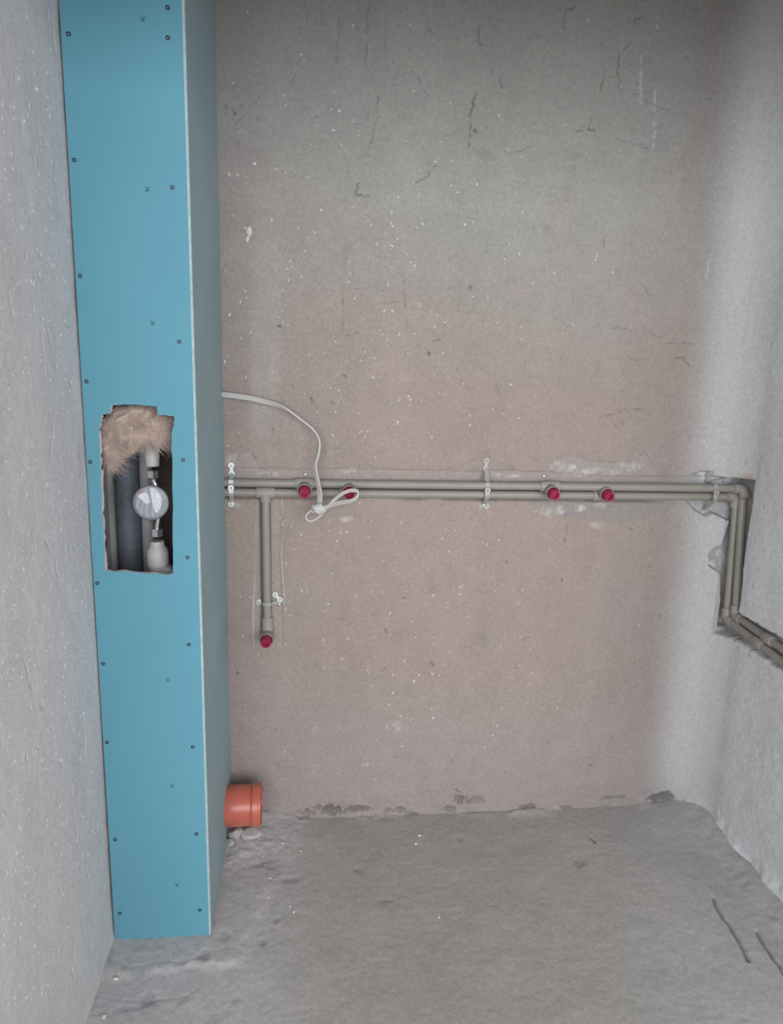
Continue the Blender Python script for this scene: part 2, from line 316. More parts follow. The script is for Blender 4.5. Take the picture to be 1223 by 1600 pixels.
# ------------------------------------------------------------------ left wall
def left_wall(U, V):     # u = y
    h = 0.004*fbm(U, V, 3, 3, 211)+0.0012*fbm(U, V, 14, 2, 221)+0.0004*fbm(U, V*0.6, 60, 2, 231)
    n1 = fbm(U, V, 2, 4, 241); n2 = fbm(U, V*0.4, 12, 4, 251)
    col = np.ones(U.shape+(3,))*np.array((0.64, 0.615, 0.62))
    col = mixc(col, (0.64, 0.60, 0.59), sm(0, 0.5, n1)*0.5); col = mixc(col, (0.62, 0.605, 0.58), sm(0.5, 0.1, V+0.1*n1)*0.5); col *= (1+0.05*n2+0.05*fbm(U, V, 70, 3, 261))[..., None]
    r = random.Random(5)
    for i in range(60):
        a, b = r.uniform(1.05, 1.66), r.uniform(0.15, 2.2); s = r.uniform(0.002, 0.0038); q = [(a, b), (a+r.uniform(-.004, .004), b+r.uniform(-0.025, 0.025))]
        k = np.clip(1-pdist(U, V, q, s*2)/s, 0, 1); h -= 0.004*k; col = mixc(col, (0.24, 0.22, 0.22), k*0.5)
    for i in range(25):
        a, b = r.uniform(1.05, 1.66), r.uniform(0.15, 2.2); q = wobble([(a, b), (a+r.uniform(-.03, .03), b+r.uniform(-0.12, 0.12))], i, 0.004); k = np.clip(1-pdist(U, V, q, .006)/0.003, 0, 1); h -= 0.003*k; col = mixc(col, (0.28, 0.26, 0.26), k*0.4)
    h += 0.006*sm(0.04, -0.02, V)
    return h, col
us = uniq(np.array([YE, YE+0.04]), np.arange(1.0, 1.80, 0.004), np.arange(1.80, 2.24, 0.02)); vs = uniq(np.arange(-0.04, 2.3, 0.004), np.array([ZC]))
wall_left, HL = heightfield('wall_left', us, vs, left_wall, PM, lambda u, v, h: (XL+h, u, v))
wall_left['label'] = 'rough pale grey plastered wall on the left beside the blue boxing'

# ------------------------------------------------------------------ right wall
def right_wall(U, V):    # u = y
    h = (0.004*fbm(U, V, 3, 3, 311)+0.002*fbm(U, V, 13, 3, 321)+0.0008*fbm(U, V, 60, 2, 331))*(1-sm(YW-0.11, YW-0.04, U))
    n1 = fbm(U, V, 2.2, 4, 341); n2 = fbm(U, V, 12, 4, 351); nb = fbm(U, V, 30, 5, 361, 0.6)
    col = np.ones(U.shape+(3,))*np.array((0.67, 0.68, 0.69)); col = mixc(col, (0.63, 0.615, 0.61), sm(0, 0.5, n1)*0.6)
    col *= (1+0.05*n2+0.05*fbm(U, V, 60, 3, 371))[..., None]
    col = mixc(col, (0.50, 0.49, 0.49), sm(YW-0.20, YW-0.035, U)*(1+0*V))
    # riser chase in the corner, then a horizontal chase towards the room
    v = sm(-0.003, 0.003, U-(2.055+0.006*nb))*sm(-0.003, 0.003, V-(0.662+0.006*nb))*sm(-0.003, 0.003, (1.178+0.006*n2)-V)
    hz = sm(-0.003, 0.003, (0.752+0.006*nb)-V)*sm(-0.003, 0.003, V-(0.667+0.006*nb))
    k = np.maximum(v*1.0, hz*0.75); h -= 0.036*k; col = mixc(col, (0.36, 0.355, 0.35), np.clip(k*1.6, 0, 1)*0.85)
    e = np.clip(1-np.abs(U-2.060)/0.014, 0, 1)*v; col = mixc(col, (0.46, 0.25, 0.16), e*0.9*sm(-0.4, 0.2, fbm(U*0, V, 12, 3, 381)))
    q = np.hypot((U-2.085)/0.03, (V-1.178)/0.02); col = mixc(col, (0.44, 0.27, 0.20), np.clip(1.4*(1-q)+nb, 0, 1)*(q < 1.6)*0.7)
    r = random.Random(6)
    for i in range(30):
        a, b = r.uniform(1.7, 2.15), r.uniform(0.05, 2.3); s = r.uniform(0.002, 0.004); w = [(a, b), (a+r.uniform(-.012, .012), b+r.uniform(-0.012, 0.012))]
        t = np.clip(1-pdist(U, V, w, s*2)/s, 0, 1); h -= 0.004*t; col = mixc(col, (0.25, 0.24, 0.23), t*0.5)
    kk = sm(0.09, 0.0, V+0.04*n2); h += 0.018*kk*kk; h += 0.003*kk*nb
    h += fillet(U-(YW-RF))*(1-np.clip(v*1.0, 0, 1))*(1-hz)
    return h, col
us = uniq(np.arange(YER, 1.6, 0.08), np.arange(1.6, 2.23, 0.004)); vs = uniq(np.arange(-0.04, 2.62, 0.004), np.array([ZC]))
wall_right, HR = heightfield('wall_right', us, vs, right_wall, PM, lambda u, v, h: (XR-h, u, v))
wall_right['label'] = 'pale plastered right-hand wall with pipes chased into it'

# ------------------------------------------------------------------ floor
def floor_f(U, V):       # u = x, v = y
    h = 0.004*fbm(U, V, 3, 3, 411)+0.0016*fbm(U, V, 14, 3, 421)+0.0008*fbm(U, V, 70, 3, 431)
    n1 = fbm(U, V, 2, 4, 441); n2 = fbm(U, V, 6, 4, 451); nb = fbm(U, V, 26, 5, 461, 0.6); n4 = fbm(U, V, 60, 4, 471, 0.6)
    col = np.ones(U.shape+(3,))*np.array((0.40, 0.375, 0.345))
    dust = sm(0.12, -0.22, U+0.10*n1+0.04*nb+0.25*sm(1.5, 2.1, V)*-0.3)
    col = mixc(col, (0.50, 0.465, 0.47), dust*0.85); col = mixc(col, (0.44, 0.43, 0.44), sm(0.7, 1.25, U+0.3*(1.9-V)+0.15*n1)*0.8)
    col = mixc(col, (0.42, 0.385, 0.355), sm(0.1, 0.5, n2)*0.3); col *= (1+0.05*n2+0.06*n4+0.04*nb)[..., None]
    # ledge of spilled mortar around the boxing
    led = sm(-0.03, 0.03, -U-0.16+0.03*n2+0.02*nb+0.2*(V-1.68))*sm(-0.015, 0.015, V-1.585+0.02*nb+0.02*n2); h += 0.005*led+0.0012*led*nb
    back = sm(1.90, 2.17, V+0.03*nb)*sm(0.02, -0.26, U+0.03*n2); h += 0.040*back+0.0035*back*nb
    h += 0.008*sm(0.05, 0.0, YW-V+0.02*nb)*sm(-0.2, 0.5, n2+0.6*nb)+0.03*sm(0.14, 0.0, XR-U+0.012*nb)**2*sm(1.2, 1.6, V)+0.006*sm(0.05, 0.0, U-XL+0.012*nb)*(U > XL-0.02)
    h = np.where((U < XL-0.06) | (U > XR+0.06), 0.0, h)
    co = sm(0.30, 0.05, np.hypot(XR-U, YW-V)); h += 0.018*co
    # dark crumbs of dirt, pits
    for (x, y, rx, ry, a) in ((905, 1345, 26, 9, .7), (600, 1280, 12, 5, .4), (563, 1362, 10, 9, .6), (490, 1345, 6, 6, .5), (425, 1350, 24, 12, .8), (400, 1355, 22, 5, .7), (455, 1372, 22, 8, .6), (600, 1405, 12, 8, .5), (720, 1310, 7, 4, .5), (222, 1515, 12, 8, .8), (284, 1505, 9, 5, .7), (316, 1495, 10, 5, .7), (225, 1565, 12, 7, .8), (200, 1575, 14, 5, .7), (288, 1558, 9, 6, .6), (300, 1548, 6, 5, .6), (412, 1472, 7, 8, .7), (432, 1435, 8, 6, .6), (350, 1463, 10, 6, .6), (370, 1558, 8, 5, .6), (130, 1567, 8, 9, .6), (172, 1500, 6, 10, .7), (333, 1588, 16, 8, .5), (330, 1462, 5, 4, .7), (1160, 1345, 22, 30, .35)):
        q = AZ(x, y); s = 0.0017; dd = np.hypot((U-q[0])/(rx*s), (V-q[1])/(ry*s*1.9)); k = np.clip(1.2*(1-dd)+1.6*nb+0.6*n4, 0, 1)*(dd < 1.8); h -= 0.004*k*a; col = mixc(col, (0.17, 0.165, 0.165), k*a*0.5)
    # crack along the mortar ledge and scored lines on the right
    for pts, w, d, a in (([(160, 1500), (200, 1515), (250, 1508), (285, 1507), (320, 1494), (365, 1482)], 0.003, 0.0012, .25), ([(140, 1560), (215, 1565), (290, 1557), (312, 1545)], 0.003, 0.0012, .2), ([(1114, 1402), (1122, 1422), (1145, 1455), (1168, 1500)], 0.0075, 0.007, .7), ([(1182, 1455), (1200, 1485), (1223, 1520), (1240, 1550)], 0.0075, 0.007, .7), ([(921, 1309), (929, 1317)], 0.006, 0.004, .9), ([(1085, 1266), (1112, 1280), (1120, 1292)], 0.006, 0.008, .7), ([(1050, 1255), (1085, 1268), (1110, 1282)], 0.004, 0.004, .4)):
        q = wobble([(lambda t: (t[0], t[1]))(AZ(x, y)) for x, y in pts], int(w*1e4)+len(pts), 0.003, 3); k = np.clip(1-pdist(U, V, q, w*1.3)/w, 0, 1); h -= d*sm(0, .8, k); col = mixc(col, (0.20, 0.175, 0.15), sm(0, .7, k)*a)
    k = sm(0.03, 0.0, np.abs(V-YW+0.02+0.01*nb))*sm(-0.1, 0.4, n2)*sm(0.1, 0.3, U); col = mixc(col, (0.40, 0.365, 0.345), k*0.35)
    return h, col
us = uniq(np.arange(RX0-0.05, XL-0.05, 0.15), np.arange(XL-0.03, XR+0.05, 0.0045), np.arange(XR+0.10, RX1+0.1, 0.15)); vs = uniq(np.arange(YR-0.02, 1.22, 0.08), np.arange(1.22, 2.21, 0.0045))
floor, HF = heightfield('floor', us, vs, floor_f, plaster_mat('cement_screed', 0.15, 0.4), lambda u, v, h: (u, v, h))
floor['label'] = 'bare grey cement screed floor with mortar crumbs and dark dirt'
def FZ(x, y): return float(hsample(HF, x, y))

# ceiling and the wall behind the camera, with the window opening the daylight comes through
CP = mat('rough_ceiling_plaster', (0.42, 0.40, 0.385), 0.9, var=0.08, scale=6, bump=0.3, bscale=60)
bm = bmesh.new(); box(bm, RX0-0.1, RX1+0.1, YR-0.15, YW+0.1, ZC-0.005, ZC+0.10)
tag(bmobj('ceiling', bm, CP), 'bare plastered ceiling', kind='structure')
bm = bmesh.new()
for a, b, c, d in ((RX0-0.1, WX0, 0, ZC), (WX1, RX1+0.1, 0, ZC), (WX0, WX1, 0, WZ0), (WX0, WX1, WZ1, ZC)): box(bm, a, b, YR-0.15, YR, c-0.02 if c == 0 else c, d)
tag(bmobj('wall_rear', bm, CP), 'plastered wall with a wide window opening behind the viewer', kind='structure')
for nm, xs_, ys_, lb in (('wall_rear_left', (RX0-0.1, RX0), (YR, YE), 'far left side wall of the space behind the viewer'), ('wall_rear_right', (RX1, RX1+0.1), (YR, YER), 'far right side wall of the space behind the viewer'),
                     ('wall_return_left', (RX0-0.1, XL-0.02), (YE, YE+0.1), 'short return of the left wall behind the viewer'), ('wall_return_right', (XR+0.02, RX1+0.1), (YER, YER+0.1), 'short return of the right wall behind the viewer')):
    bm = bmesh.new(); box(bm, *xs_, *ys_, -0.02, ZC); tag(bmobj(nm, bm, CP), lb, kind='structure')
bm = bmesh.new(); box(bm, XL-0.01, XR+0.02, YE, YE+0.12, ZH, ZC); tag(bmobj('shading_header', bm, CP), 'unseen header beam added over the opening to shade the upper back wall', kind='structure')  # unseen beam, added to keep window light off the top of the back wall

# ------------------------------------------------------------------ flecks in the plaster: far too many to count, one mesh per wall
FM = mat('lime_fleck', (0.62, 0.57, 0.53), 0.85, var=0.12, scale=25)
FMF = mat('faint_fleck', (0.49, 0.435, 0.395), 0.9, var=0.15, scale=25)
def flecks(name, parent, spots, place, seed, m=None):
    r = random.Random(seed); V = []; Fc = []
    for (u, v, L, W, ang) in spots:
        n = 7; b = len(V); ca, sa = math.cos(ang), math.sin(ang); ring = []
        for k in range(n):
            t = 2*math.pi*k/n; rr = r.uniform(0.65, 1.15); a = math.cos(t)*L*rr; c = math.sin(t)*W*rr
            V.append(place(u+a*ca-c*sa, v+a*sa+c*ca, -0.0012)); ring.append(b+k)
        V.append(place(u, v, 0.0011)); tip = len(V)-1
        for k in range(n): Fc.append((ring[k], ring[(k+1) % n], tip))
    o = pyobj(name, V, Fc, m or FM, parent); tag(o, kind='stuff'); return o
r = random.Random(17); sp = []
while len(sp) < 2100:
    x, y = r.uniform(335, 1120), r.uniform(0, 1240)
    d = 1.0
    if y < 330: d *= 0.10+0.9*(y/330)**2
    if y > 1050: d *= max(0.12, 1-(y-1050)/150)
    if x > 760: d *= max(0.05, 1-(x-760)/170)
    if x < 430: d *= 0.55
    if 700 < y < 805: d *= 0.35
    if r.random() > d: continue
    q = AY(x, y); big = r.random()**5
    L = 0.0022+0.0075*big+r.uniform(0, 0.0022); W = L*r.uniform(0.28, 0.60)
    sp.append((q[0], q[2], L, W, math.pi/2+r.gauss(0.0, 0.75)))
for (x, y, L, W, a) in ((390, 362, 30, 13, 85), (387, 372, 20, 9, 70), (383, 356, 8, 6, 0), (385, 465, 11, 4, 10), (359, 492, 10, 9, 90), (351, 565, 11, 8, 90), (612, 333, 13, 6, 80), (621, 373, 7, 5, 45), (612, 384, 10, 5, -35), (547, 427, 11, 4, -50), (606, 445, 10, 5, 100), (703, 274, 9, 5, -70), (706, 251, 8, 5, 90), (622, 307, 8, 4, -40), (530, 173, 9, 8, 30), (444, 149, 8, 6, 60), (523, 143, 8, 4, 0), (358, 272, 14, 6, -75), (371, 273, 9, 5, -70), (397, 256, 12, 9, -20), (716, 300, 9, 5, 0), (614, 353, 10, 5, 80), (580, 352, 10, 4, 80), (453, 408, 9, 4, 45), (449, 420, 9, 4, -45), (383, 455, 6, 6, 0), (655, 475, 11, 4, -50), (648, 415, 8, 7, 90), (583, 590, 9, 6, -70), (530, 610, 9, 5, 20), (621, 660, 8, 6, 0), (520, 680, 9, 5, 30), (628, 780, 6, 4, 0), (815, 245, 9, 3, 60), (923, 703, 5, 3, -60), (957, 425, 8, 6, -30), (866, 427, 7, 5, 0), (907, 432, 5, 6, 0), (505, 1000, 12, 4, 85), (543, 998, 12, 4, 75), (445, 1175, 10, 4, 80)):
    q = AY(x, y); s = 0.00105; sp.append((q[0], q[2], L*s, W*s, math.radians(a)))
random.Random(2).shuffle(sp); bright = [q for i, q in enumerate(sp) if i % 3 == 0 or q[2] > 0.0065]; faint = [q for i, q in enumerate(sp) if not (i % 3 == 0 or q[2] > 0.0065)]
flecks('faint_fleck', wall_back, faint, lambda u, v, e: (u, YW-hsample(HB, u, v)-e*0.7, v), 5, FMF)
flecks('lime_fleck', wall_back, bright, lambda u, v, e: (u, YW-hsample(HB, u, v)-e, v), 1)
sp = []
for i in range(620):
    y, z = r.uniform(1.08, 1.66), r.uniform(0.25, 2.2)
    sp.append((y, z, r.uniform(0.003, 0.011), r.uniform(0.0010, 0.0022), math.pi/2+r.gauss(0.15, 0.25)))
flecks('pale_fleck', wall_left, sp, lambda u, v, e: (XL+hsample(HL, u, v)+e*0.8, u, v), 2, mat('pale_fleck', (0.76, 0.74, 0.73), 0.9, var=0.1))
sp = []
for i in range(170):
    x, y = r.uniform(-0.5, 1.2), r.uniform(1.32, 2.15); L = 0.0012+0.0035*r.random()**4; sp.append((x, y, L, L*0.7, r.uniform(0, 3)))
flecks('lime_fleck', floor, sp, lambda u, v, e: (u, v, FZ(u, v)+e), 3)

# ------------------------------------------------------------------ drywall boxing
TEAL = mat('moisture_board_face', srgb(94, 148, 165), 0.75, var=0.035, scale=3, bump=0.05, bscale=400, spec=0.3)
GYP = mat('gypsum_core', (0.66, 0.63, 0.62), 0.9, var=0.1, scale=90, bump=0.3)
BACKP = mat('board_back_paper', (0.30, 0.27, 0.25), 0.9)
bx = thing('drywall_boxing', ((XL+XS)/2, (YS+YW)/2, 0), 'tall turquoise drywall pipe boxing with a rough rectangular hole cut in its front', 'boxing')
TH = 0.0125
hole_px = [(173, 633), (209, 632), (245, 635), (246, 648), (272, 650), (272.5, 658), (270, 668), (268.5, 680), (267.5, 700), (269, 712), (270, 780), (269.5, 840), (270.5, 880), (271, 896), (264, 898.5), (220, 895), (164, 891.5), (163, 860), (161, 826), (159, 796), (158, 738), (156, 712), (154.5, 680), (155, 674), (157, 660), (158, 648), (173, 645)]
hole = [(lambda w: (w[0], w[2]))(AY(x, y, YS)) for x, y in hole_px]
hole = wobble(hole+[hole[0]], 9, 0.0011, 4)[:-1]
X0, X1, Z0, Z1 = XL+0.0045, XS-0.004, 0.006, ZC-0.006
outer = [(X0, Z0), (X1, Z0), (X1, Z1), (X0, Z1)]
bm = bmesh.new()
def loop(pts, y):
    vs = [bm.verts.new((x, y, z)) for x, z in pts]; es = [bm.edges.new((vs[i], vs[(i+1) % len(vs)])) for i in range(len(vs))]; return vs, es
fo, fe = loop(outer, YS); fh, he = loop(hole, YS)
bmesh.ops.triangle_fill(bm, edges=fe+he, use_beauty=True, use_dissolve=False)
front = list(bm.faces)
hr = random.Random(4)
ring2 = {}
for v in list(fo)+list(fh):
    j = 0.0022 if v in fh else 0
    ring2[v] = bm.verts.new((v.co.x+hr.uniform(-j, j), YS+TH, v.co.z+hr.uniform(-j, j)))
for f in front:
    g = bm.faces.new([ring2[v] for v in reversed(f.verts)]); g.material_index = 2
for L_ in (fo, fh):
    for i in range(len(L_)):
        a, b = L_[i], L_[(i+1) % len(L_)]; f = bm.faces.new((a, b, ring2[b], ring2[a])); f.material_index = 1
front_board = bmobj('front_board', bm, [TEAL, GYP, BACKP], bx)
front_board['label'] = 'turquoise front board with ragged cut-out'
bm = bmesh.new(); box(bm, XS-TH, XS, YS+TH+0.0005, YW-0.002, 0.006, ZC-0.006)
bmobj('side_board', bm, mat('greyer_board_side', srgb(150, 172, 178), 0.8, var=0.05, scale=4, bump=0.05, bscale=400), bx)  # side board is greyer and paler than the front board
bm = bmesh.new()       # chamfered, exposed edge along the corner
pr = [(XS-0.0042, YS-0.0004), (XS-0.0028, YS-0.0002), (XS+0.0004, YS+0.0030), (XS+0.0004, YS+TH), (XS-0.0042, YS+TH)]
lo_, hi_ = [bm.verts.new((x, y, 0.006)) for x, y in pr], [bm.verts.new((x, y, ZC-0.006)) for x, y in pr]
for i in range(5): bm.faces.new((lo_[i], lo_[(i+1) % 5], hi_[(i+1) % 5], hi_[i]))
bm.faces.new(lo_[::-1]); bm.faces.new(hi_)
ce = bmobj('corner_edge', bm, mat('cut_board_edge', (0.40, 0.50, 0.51), 0.8, var=0.15, scale=60, bump=0.2), bx); ce['label'] = 'pale cut edge strip running up the corner'
# galvanised studs behind the boards
GALV = mat('galvanised_steel', (0.55, 0.54, 0.56), 0.45, 0.85, var=0.12, scale=30)
bm = bmesh.new(); box(bm, XL+0.006, XL+0.030, YS+TH+0.001, YS+TH+0.0016, 0.006, ZC-0.01); box(bm, XL+0.0294, XL+0.030, YS+TH+0.001, YS+TH+0.050, 0.006, ZC-0.01)
bmobj('stud', bm, GALV, bx)
bm = bmesh.new(); box(bm, XS-0.050, XS-TH-0.001, YS+TH+0.001, YS+TH+0.0016, 0.006, 0.93); box(bm, XS-TH-0.0016, XS-TH-0.001, YS+TH+0.001, YS+TH+0.050, 0.006, ZC-0.01)
bmobj('stud', bm, GALV, bx)
# drywall screws
SCR = mat('phosphated_screw', (0.045, 0.045, 0.055), 0.5, 0.6)
sc = [(107, 53), (116, 250), (125, 431), (135, 596), (141, 722), (152, 911), (161, 1037), (167, 1160), (180, 1312), (187, 1427), (262, 12), (262, 59), (269, 293), (280, 534), (286, 719), (293, 871), (295, 1007), (301, 1167), (307, 1303), (312, 1422)]
bm = bmesh.new(); lathe(bm, (0, 0, 0), (0, -1, 0), [(-0.012, 0), (-0.012, 0.0018), (-0.003, 0.0018), (0.0002, 0.0047), (0.0006, 0.0046), (0.0006, 0.0022), (-0.0015, 0.0012), (-0.0015, 0)], 12)
bmesh.ops.recalc_face_normals(bm, faces=bm.faces); sme = bpy.data.meshes.new('drywall_screw'); bm.to_mesh(sme); bm.free(); sme.materials.append(SCR)
for x, y in sc:
    w = AY(x, y, YS); o = bpy.data.objects.new('screw', sme); C.objects.link(o); o.parent = front_board
    o.location = (w[0], YS, w[2])
# small printed K marks on the board face
INK = mat('board_print', (0.02, 0.10, 0.14), 0.8)
def stroke(V, Fc, a, b, w):
    a, b = np.array(a), np.array(b); t = (b-a)/np.hypot(*(b-a)); n = np.array([-t[1], t[0]])*w/2; k = len(V)
    for p in (a-n, b-n, b+n, a+n): V.append((p[0], -0.0004, p[1]))
    Fc.append((k, k+1, k+2, k+3))
V, Fc = [], []       # letter K lying on its side
for a, b in (((-0.0045, -0.004), (0.0045, -0.004)), ((0.0, -0.004), (0.0042, 0.004)), ((0.0005, -0.002), (-0.0042, 0.004))): stroke(V, Fc, a, b, 0.0016)
kme = bpy.data.meshes.new('printed_mark'); kme.from_pydata(V, [], Fc); kme.materials.append(INK)
for x, y in ((223, 29), (230, 295), (238, 504), (262, 1061), (269, 1227), (276, 1382)):
    w = AY(x, y, YS); o = bpy.data.objects.new('printed_mark', kme); C.objects.link(o); o.parent = front_board; o.location = (w[0], YS, w[2])

# ------------------------------------------------------------------ inside the boxing
PPRW = mat('white_plastic_pipe', (0.40, 0.38, 0.38), 0.45, var=0.06)
CHR = mat('chrome', (0.80, 0.80, 0.80), 0.18, 1.0, var=0.05)
mw = AY(237, 783, 1.735)
mt = thing('water_meter', (mw[0], 1.76, 0.75), 'round water meter on a vertical pipe inside the hole of the boxing', 'water meter')
ax_ = AY(243, 783, 1.765); px_, py_ = ax_[0], 1.765
def zz(y): return AY(244, y, 1.765)[2]
bm = bmesh.new(); lathe(bm, (px_, py_, zz(845)), (0, 0, -1), [(0, 0), (0, 0.017), (0.012, 0.018), (0.02, 0.024), (0.030, 0.0265), (0.055, 0.0265), (0.064, 0.024), (0.080, 0.019), (0.30, 0.0155), (0.30, 0)], 24)
sharp_smooth(bmobj('lower_union', bm, PPRW, mt), 40)
bm = bmesh.new(); q = AY(255, 893, 1.74); lathe(bm, (q[0]-0.01, 1.80, zz(892)), (0.35, -1, -0.1), [(0, 0), (0, 0.018), (0.055, 0.019), (0.062, 0.016), (0.062, 0)], 20)
sharp_smooth(bmobj('tee_outlet', bm, PPRW, mt), 40)
bm = bmesh.new(); lathe(bm, (px_-0.004, py_, zz(728)), (0, 0, 1), [(0, 0), (0, 0.0165), (0.02, 0.0175), (0.05, 0.0175), (0.055, 0.021), (0.075, 0.021), (0.08, 0.016), (0.35, 0.016), (0.35, 0)], 24)
sharp_smooth(bmobj('upper_union', bm, PPRW, mt), 40)
for n_, z_, dx in (('upper_nut', zz(741), -0.004), ('lower_nut', zz(832), 0.001)):
    bm = bmesh.new(); lathe(bm, (px_+dx, py_, z_-0.0105), (0, 0, 1), [(0, 0), (0, 0.0125), (0.002, 0.014), (0.019, 0.014), (0.021, 0.0125), (0.021, 0)], 6); bmobj(n_, bm, CHR, mt)
bm = bmesh.new(); tube(bm, [(px_-0.004, py_, zz(746)), (px_+0.001, py_-0.006, zz(753)), (px_+0.006, py_-0.008, zz(762))], [0.008, 0.0075, 0.007]); sharp_smooth(bmobj('chrome_tail', bm, CHR, mt), 50)
bm = bmesh.new(); tube(bm, [(px_+0.001, py_, zz(829)), (px_+0.004, py_-0.004, zz(818)), (px_+0.008, py_-0.006, zz(806))], [0.0085, 0.0075, 0.007])
sharp_smooth(bmobj('chrome_tail', bm, CHR, mt), 50)
dial_c = Vector((mw[0]-0.002, 1.748, mw[2]-0.004)); dax = Vector((0.10, -1, 0.10)).normalized()
bm = bmesh.new(); lathe(bm, dial_c, dax, [(-0.020, 0), (-0.020, 0.028), (-0.008, 0.037), (0.008, 0.0405), (0.016, 0.042), (0.022, 0.042), (0.024, 0.040), (0.024, 0.037), (0.020, 0.037), (0.020, 0)], 40)
body = sharp_smooth(bmobj('meter_body', bm, mat('meter_casing', (0.11, 0.11, 0.12), 0.35, 0.2, var=0.1), mt), 35)
bm = bmesh.new(); lathe(bm, dial_c+dax*0.0203, dax, [(0, 0.0), (0, 0.0368), (0.0006, 0.0366), (0.0006, 0)], 40)
mdl, nt, b_ = nodes('dial_print'); N = nt.nodes; L = nt.links      # printed face: pale label, dark counter window and scale lines
tcn = N.new('ShaderNodeTexCoord'); wv = N.new('ShaderNodeTexWave'); wv.inputs['Scale'].default_value = 25; wv.inputs['Distortion'].default_value = 14; wv.inputs['Detail'].default_value = 3; L.new(tcn.outputs['Object'], wv.inputs['Vector'])
rp = N.new('ShaderNodeValToRGB'); rp.color_ramp.elements[0].color = (0.10, 0.10, 0.125, 1); rp.color_ramp.elements[1].color = (0.19, 0.185, 0.21, 1); rp.color_ramp.elements[0].position = 0.3; rp.color_ramp.elements[1].position = 0.9
L.new(wv.outputs['Fac'], rp.inputs['Fac']); L.new(rp.outputs['Color'], b_.inputs['Base Color']); b_.inputs['Roughness'].default_value = 0.25
bmobj('dial', bm, mdl, body)
# label stickers on the dial
t_ = dax; rgt = Vector((0, 0, 1)).cross(t_).normalized()*-1; upv = t_.cross(rgt)*-1
if upv.z < 0: upv = -upv
if rgt.x < 0: rgt = -rgt
def onface(pts, e): return [tuple(dial_c+dax*(0.0215+e)+rgt*a*0.037+upv*b*0.037) for a, b in pts]
for nm, pts, mm in (('sticker', [(-0.05, 0.95), (0.22, 0.93), (0.62, 0.5), (0.70, 0.0), (0.50, -0.45), (0.30, -0.70), (0.12, -0.3), (0.05, 0.2), (-0.02, 0.6)], mat('dial_sticker', (0.55, 0.53, 0.56), 0.5, var=0.35, scale=260)),
                    ('counter_window', [(-0.80, 0.45), (-0.45, 0.68), (-0.20, 0.62), (-0.08, 0.0), (-0.30, -0.10)], mat('counter_plate', (0.52, 0.51, 0.54), 0.4, var=0.25, scale=260)),
                    ('red_mark', [(-0.78, 0.52), (-0.50, 0.74), (-0.46, 0.69), (-0.74, 0.47)], mat('red_print', (0.45, 0.08, 0.08), 0.5))):
    P_ = onface(pts, 0.0); Q_ = onface(pts, 0.0008); n = len(P_); bmobj_V = P_+Q_
    pyobj(nm, bmobj_V, [tuple(range(n, 2*n)), tuple(range(n))[::-1]]+[(i, (i+1) % n, n+(i+1) % n, n+i) for i in range(n)], mm, body)
# soil stack behind
bm = bmesh.new(); lathe(bm, (-0.484, 1.90, 0.02), (0, 0, 1), [(0, 0), (0, 0.030), (2.70, 0.030), (2.70, 0)], 32)
setorigin(tag(sharp_smooth(bmobj('soil_stack', bm, mat('dark_grey_pipe', (0.11, 0.12, 0.145), 0.6, var=0.15, scale=60))), 'dark grey vertical pipe deep inside the boxing behind the water meter', 'pipe'))
st = AY(234, 860, 1.90); bm = bmesh.new(); lathe(bm, (st[0]-0.002, 1.90, 0.02), (0, 0, 1), [(0, 0), (0, 0.016), (2.70, 0.016), (2.70, 0)], 20)
setorigin(tag(sharp_smooth(bmobj('riser_pipe', bm, mat('riser_plastic', (0.36, 0.33, 0.34), 0.6))), 'thin pale riser pipe behind the water meter inside the boxing', 'pipe'))
# mineral wool stuffed into the top of the hole
WOOL = mat('mineral_wool', (0.52, 0.40, 0.34), 0.95, var=0.25, scale=35, bump=0.6, bscale=150)
wl0 = AY(212, 680, 1.74)
wt = thing('mineral_wool', (wl0[0], 1.76, wl0[2]), 'tuft of beige mineral wool stuffed into the top of the boxing hole', 'insulation')
wpoly = [(lambda w: (w[0], w[2]))(AY(x, y, 1.725)) for x, y in ((150, 655), (170, 638), (200, 630), (240, 632), (275, 642), (276, 690), (266, 704), (240, 702), (212, 702), (196, 712), (186, 728), (174, 740), (160, 740), (150, 700))]
gx = np.linspace(-0.53, -0.31, 74); gz = np.linspace(1.18, 1.47, 96); U, V = np.meshgrid(gx, gz, indexing='ij')
D = polysoft(U+0.008*fbm(U, V, 30, 4, 511), V+0.010*fbm(U, V, 30, 4, 521), wpoly, 0.03); inside = D > 0.5
dome = np.sqrt(np.clip((D-0.5)*2, 0, 1)); yy = 1.765-0.042*dome-0.030*dome*fbm(U, V, 22, 5, 531, 0.6)
yy = np.maximum(yy, YS+TH+0.003); Vv = []; Fc = []; id1 = {}
for i in range(len(gx)-1):
    for j in range(len(gz)-1):
        if inside[i:i+2, j:j+2].all():
            ks = []
            for (a, b) in ((i, j), (i+1, j), (i+1, j+1), (i, j+1)):
                if (a, b) not in id1: id1[(a, b)] = len(Vv); Vv.append((gx[a], yy[a, b], gz[b])); Vv.append((gx[a], 1.85-0.02*(1-dome[a, b]), gz[b]))
                ks.append(id1[(a, b)])
            Fc.append(tuple(ks)); Fc.append(tuple(k+1 for k in reversed(ks)))
from collections import Counter
ec = Counter()
for f in Fc:
    if f[0] % 2 == 0:
        for a, b in zip(f, f[1:]+f[:1]): ec[(a, b)] += 1
for (a, b) in list(ec):
    if (b, a) not in ec: Fc.append((b, a, a+1, b+1))
pyobj('wool_mass', Vv, Fc, WOOL, wt, True)
V2, F2 = [], []; r = random.Random(23)
keys = list(id1)
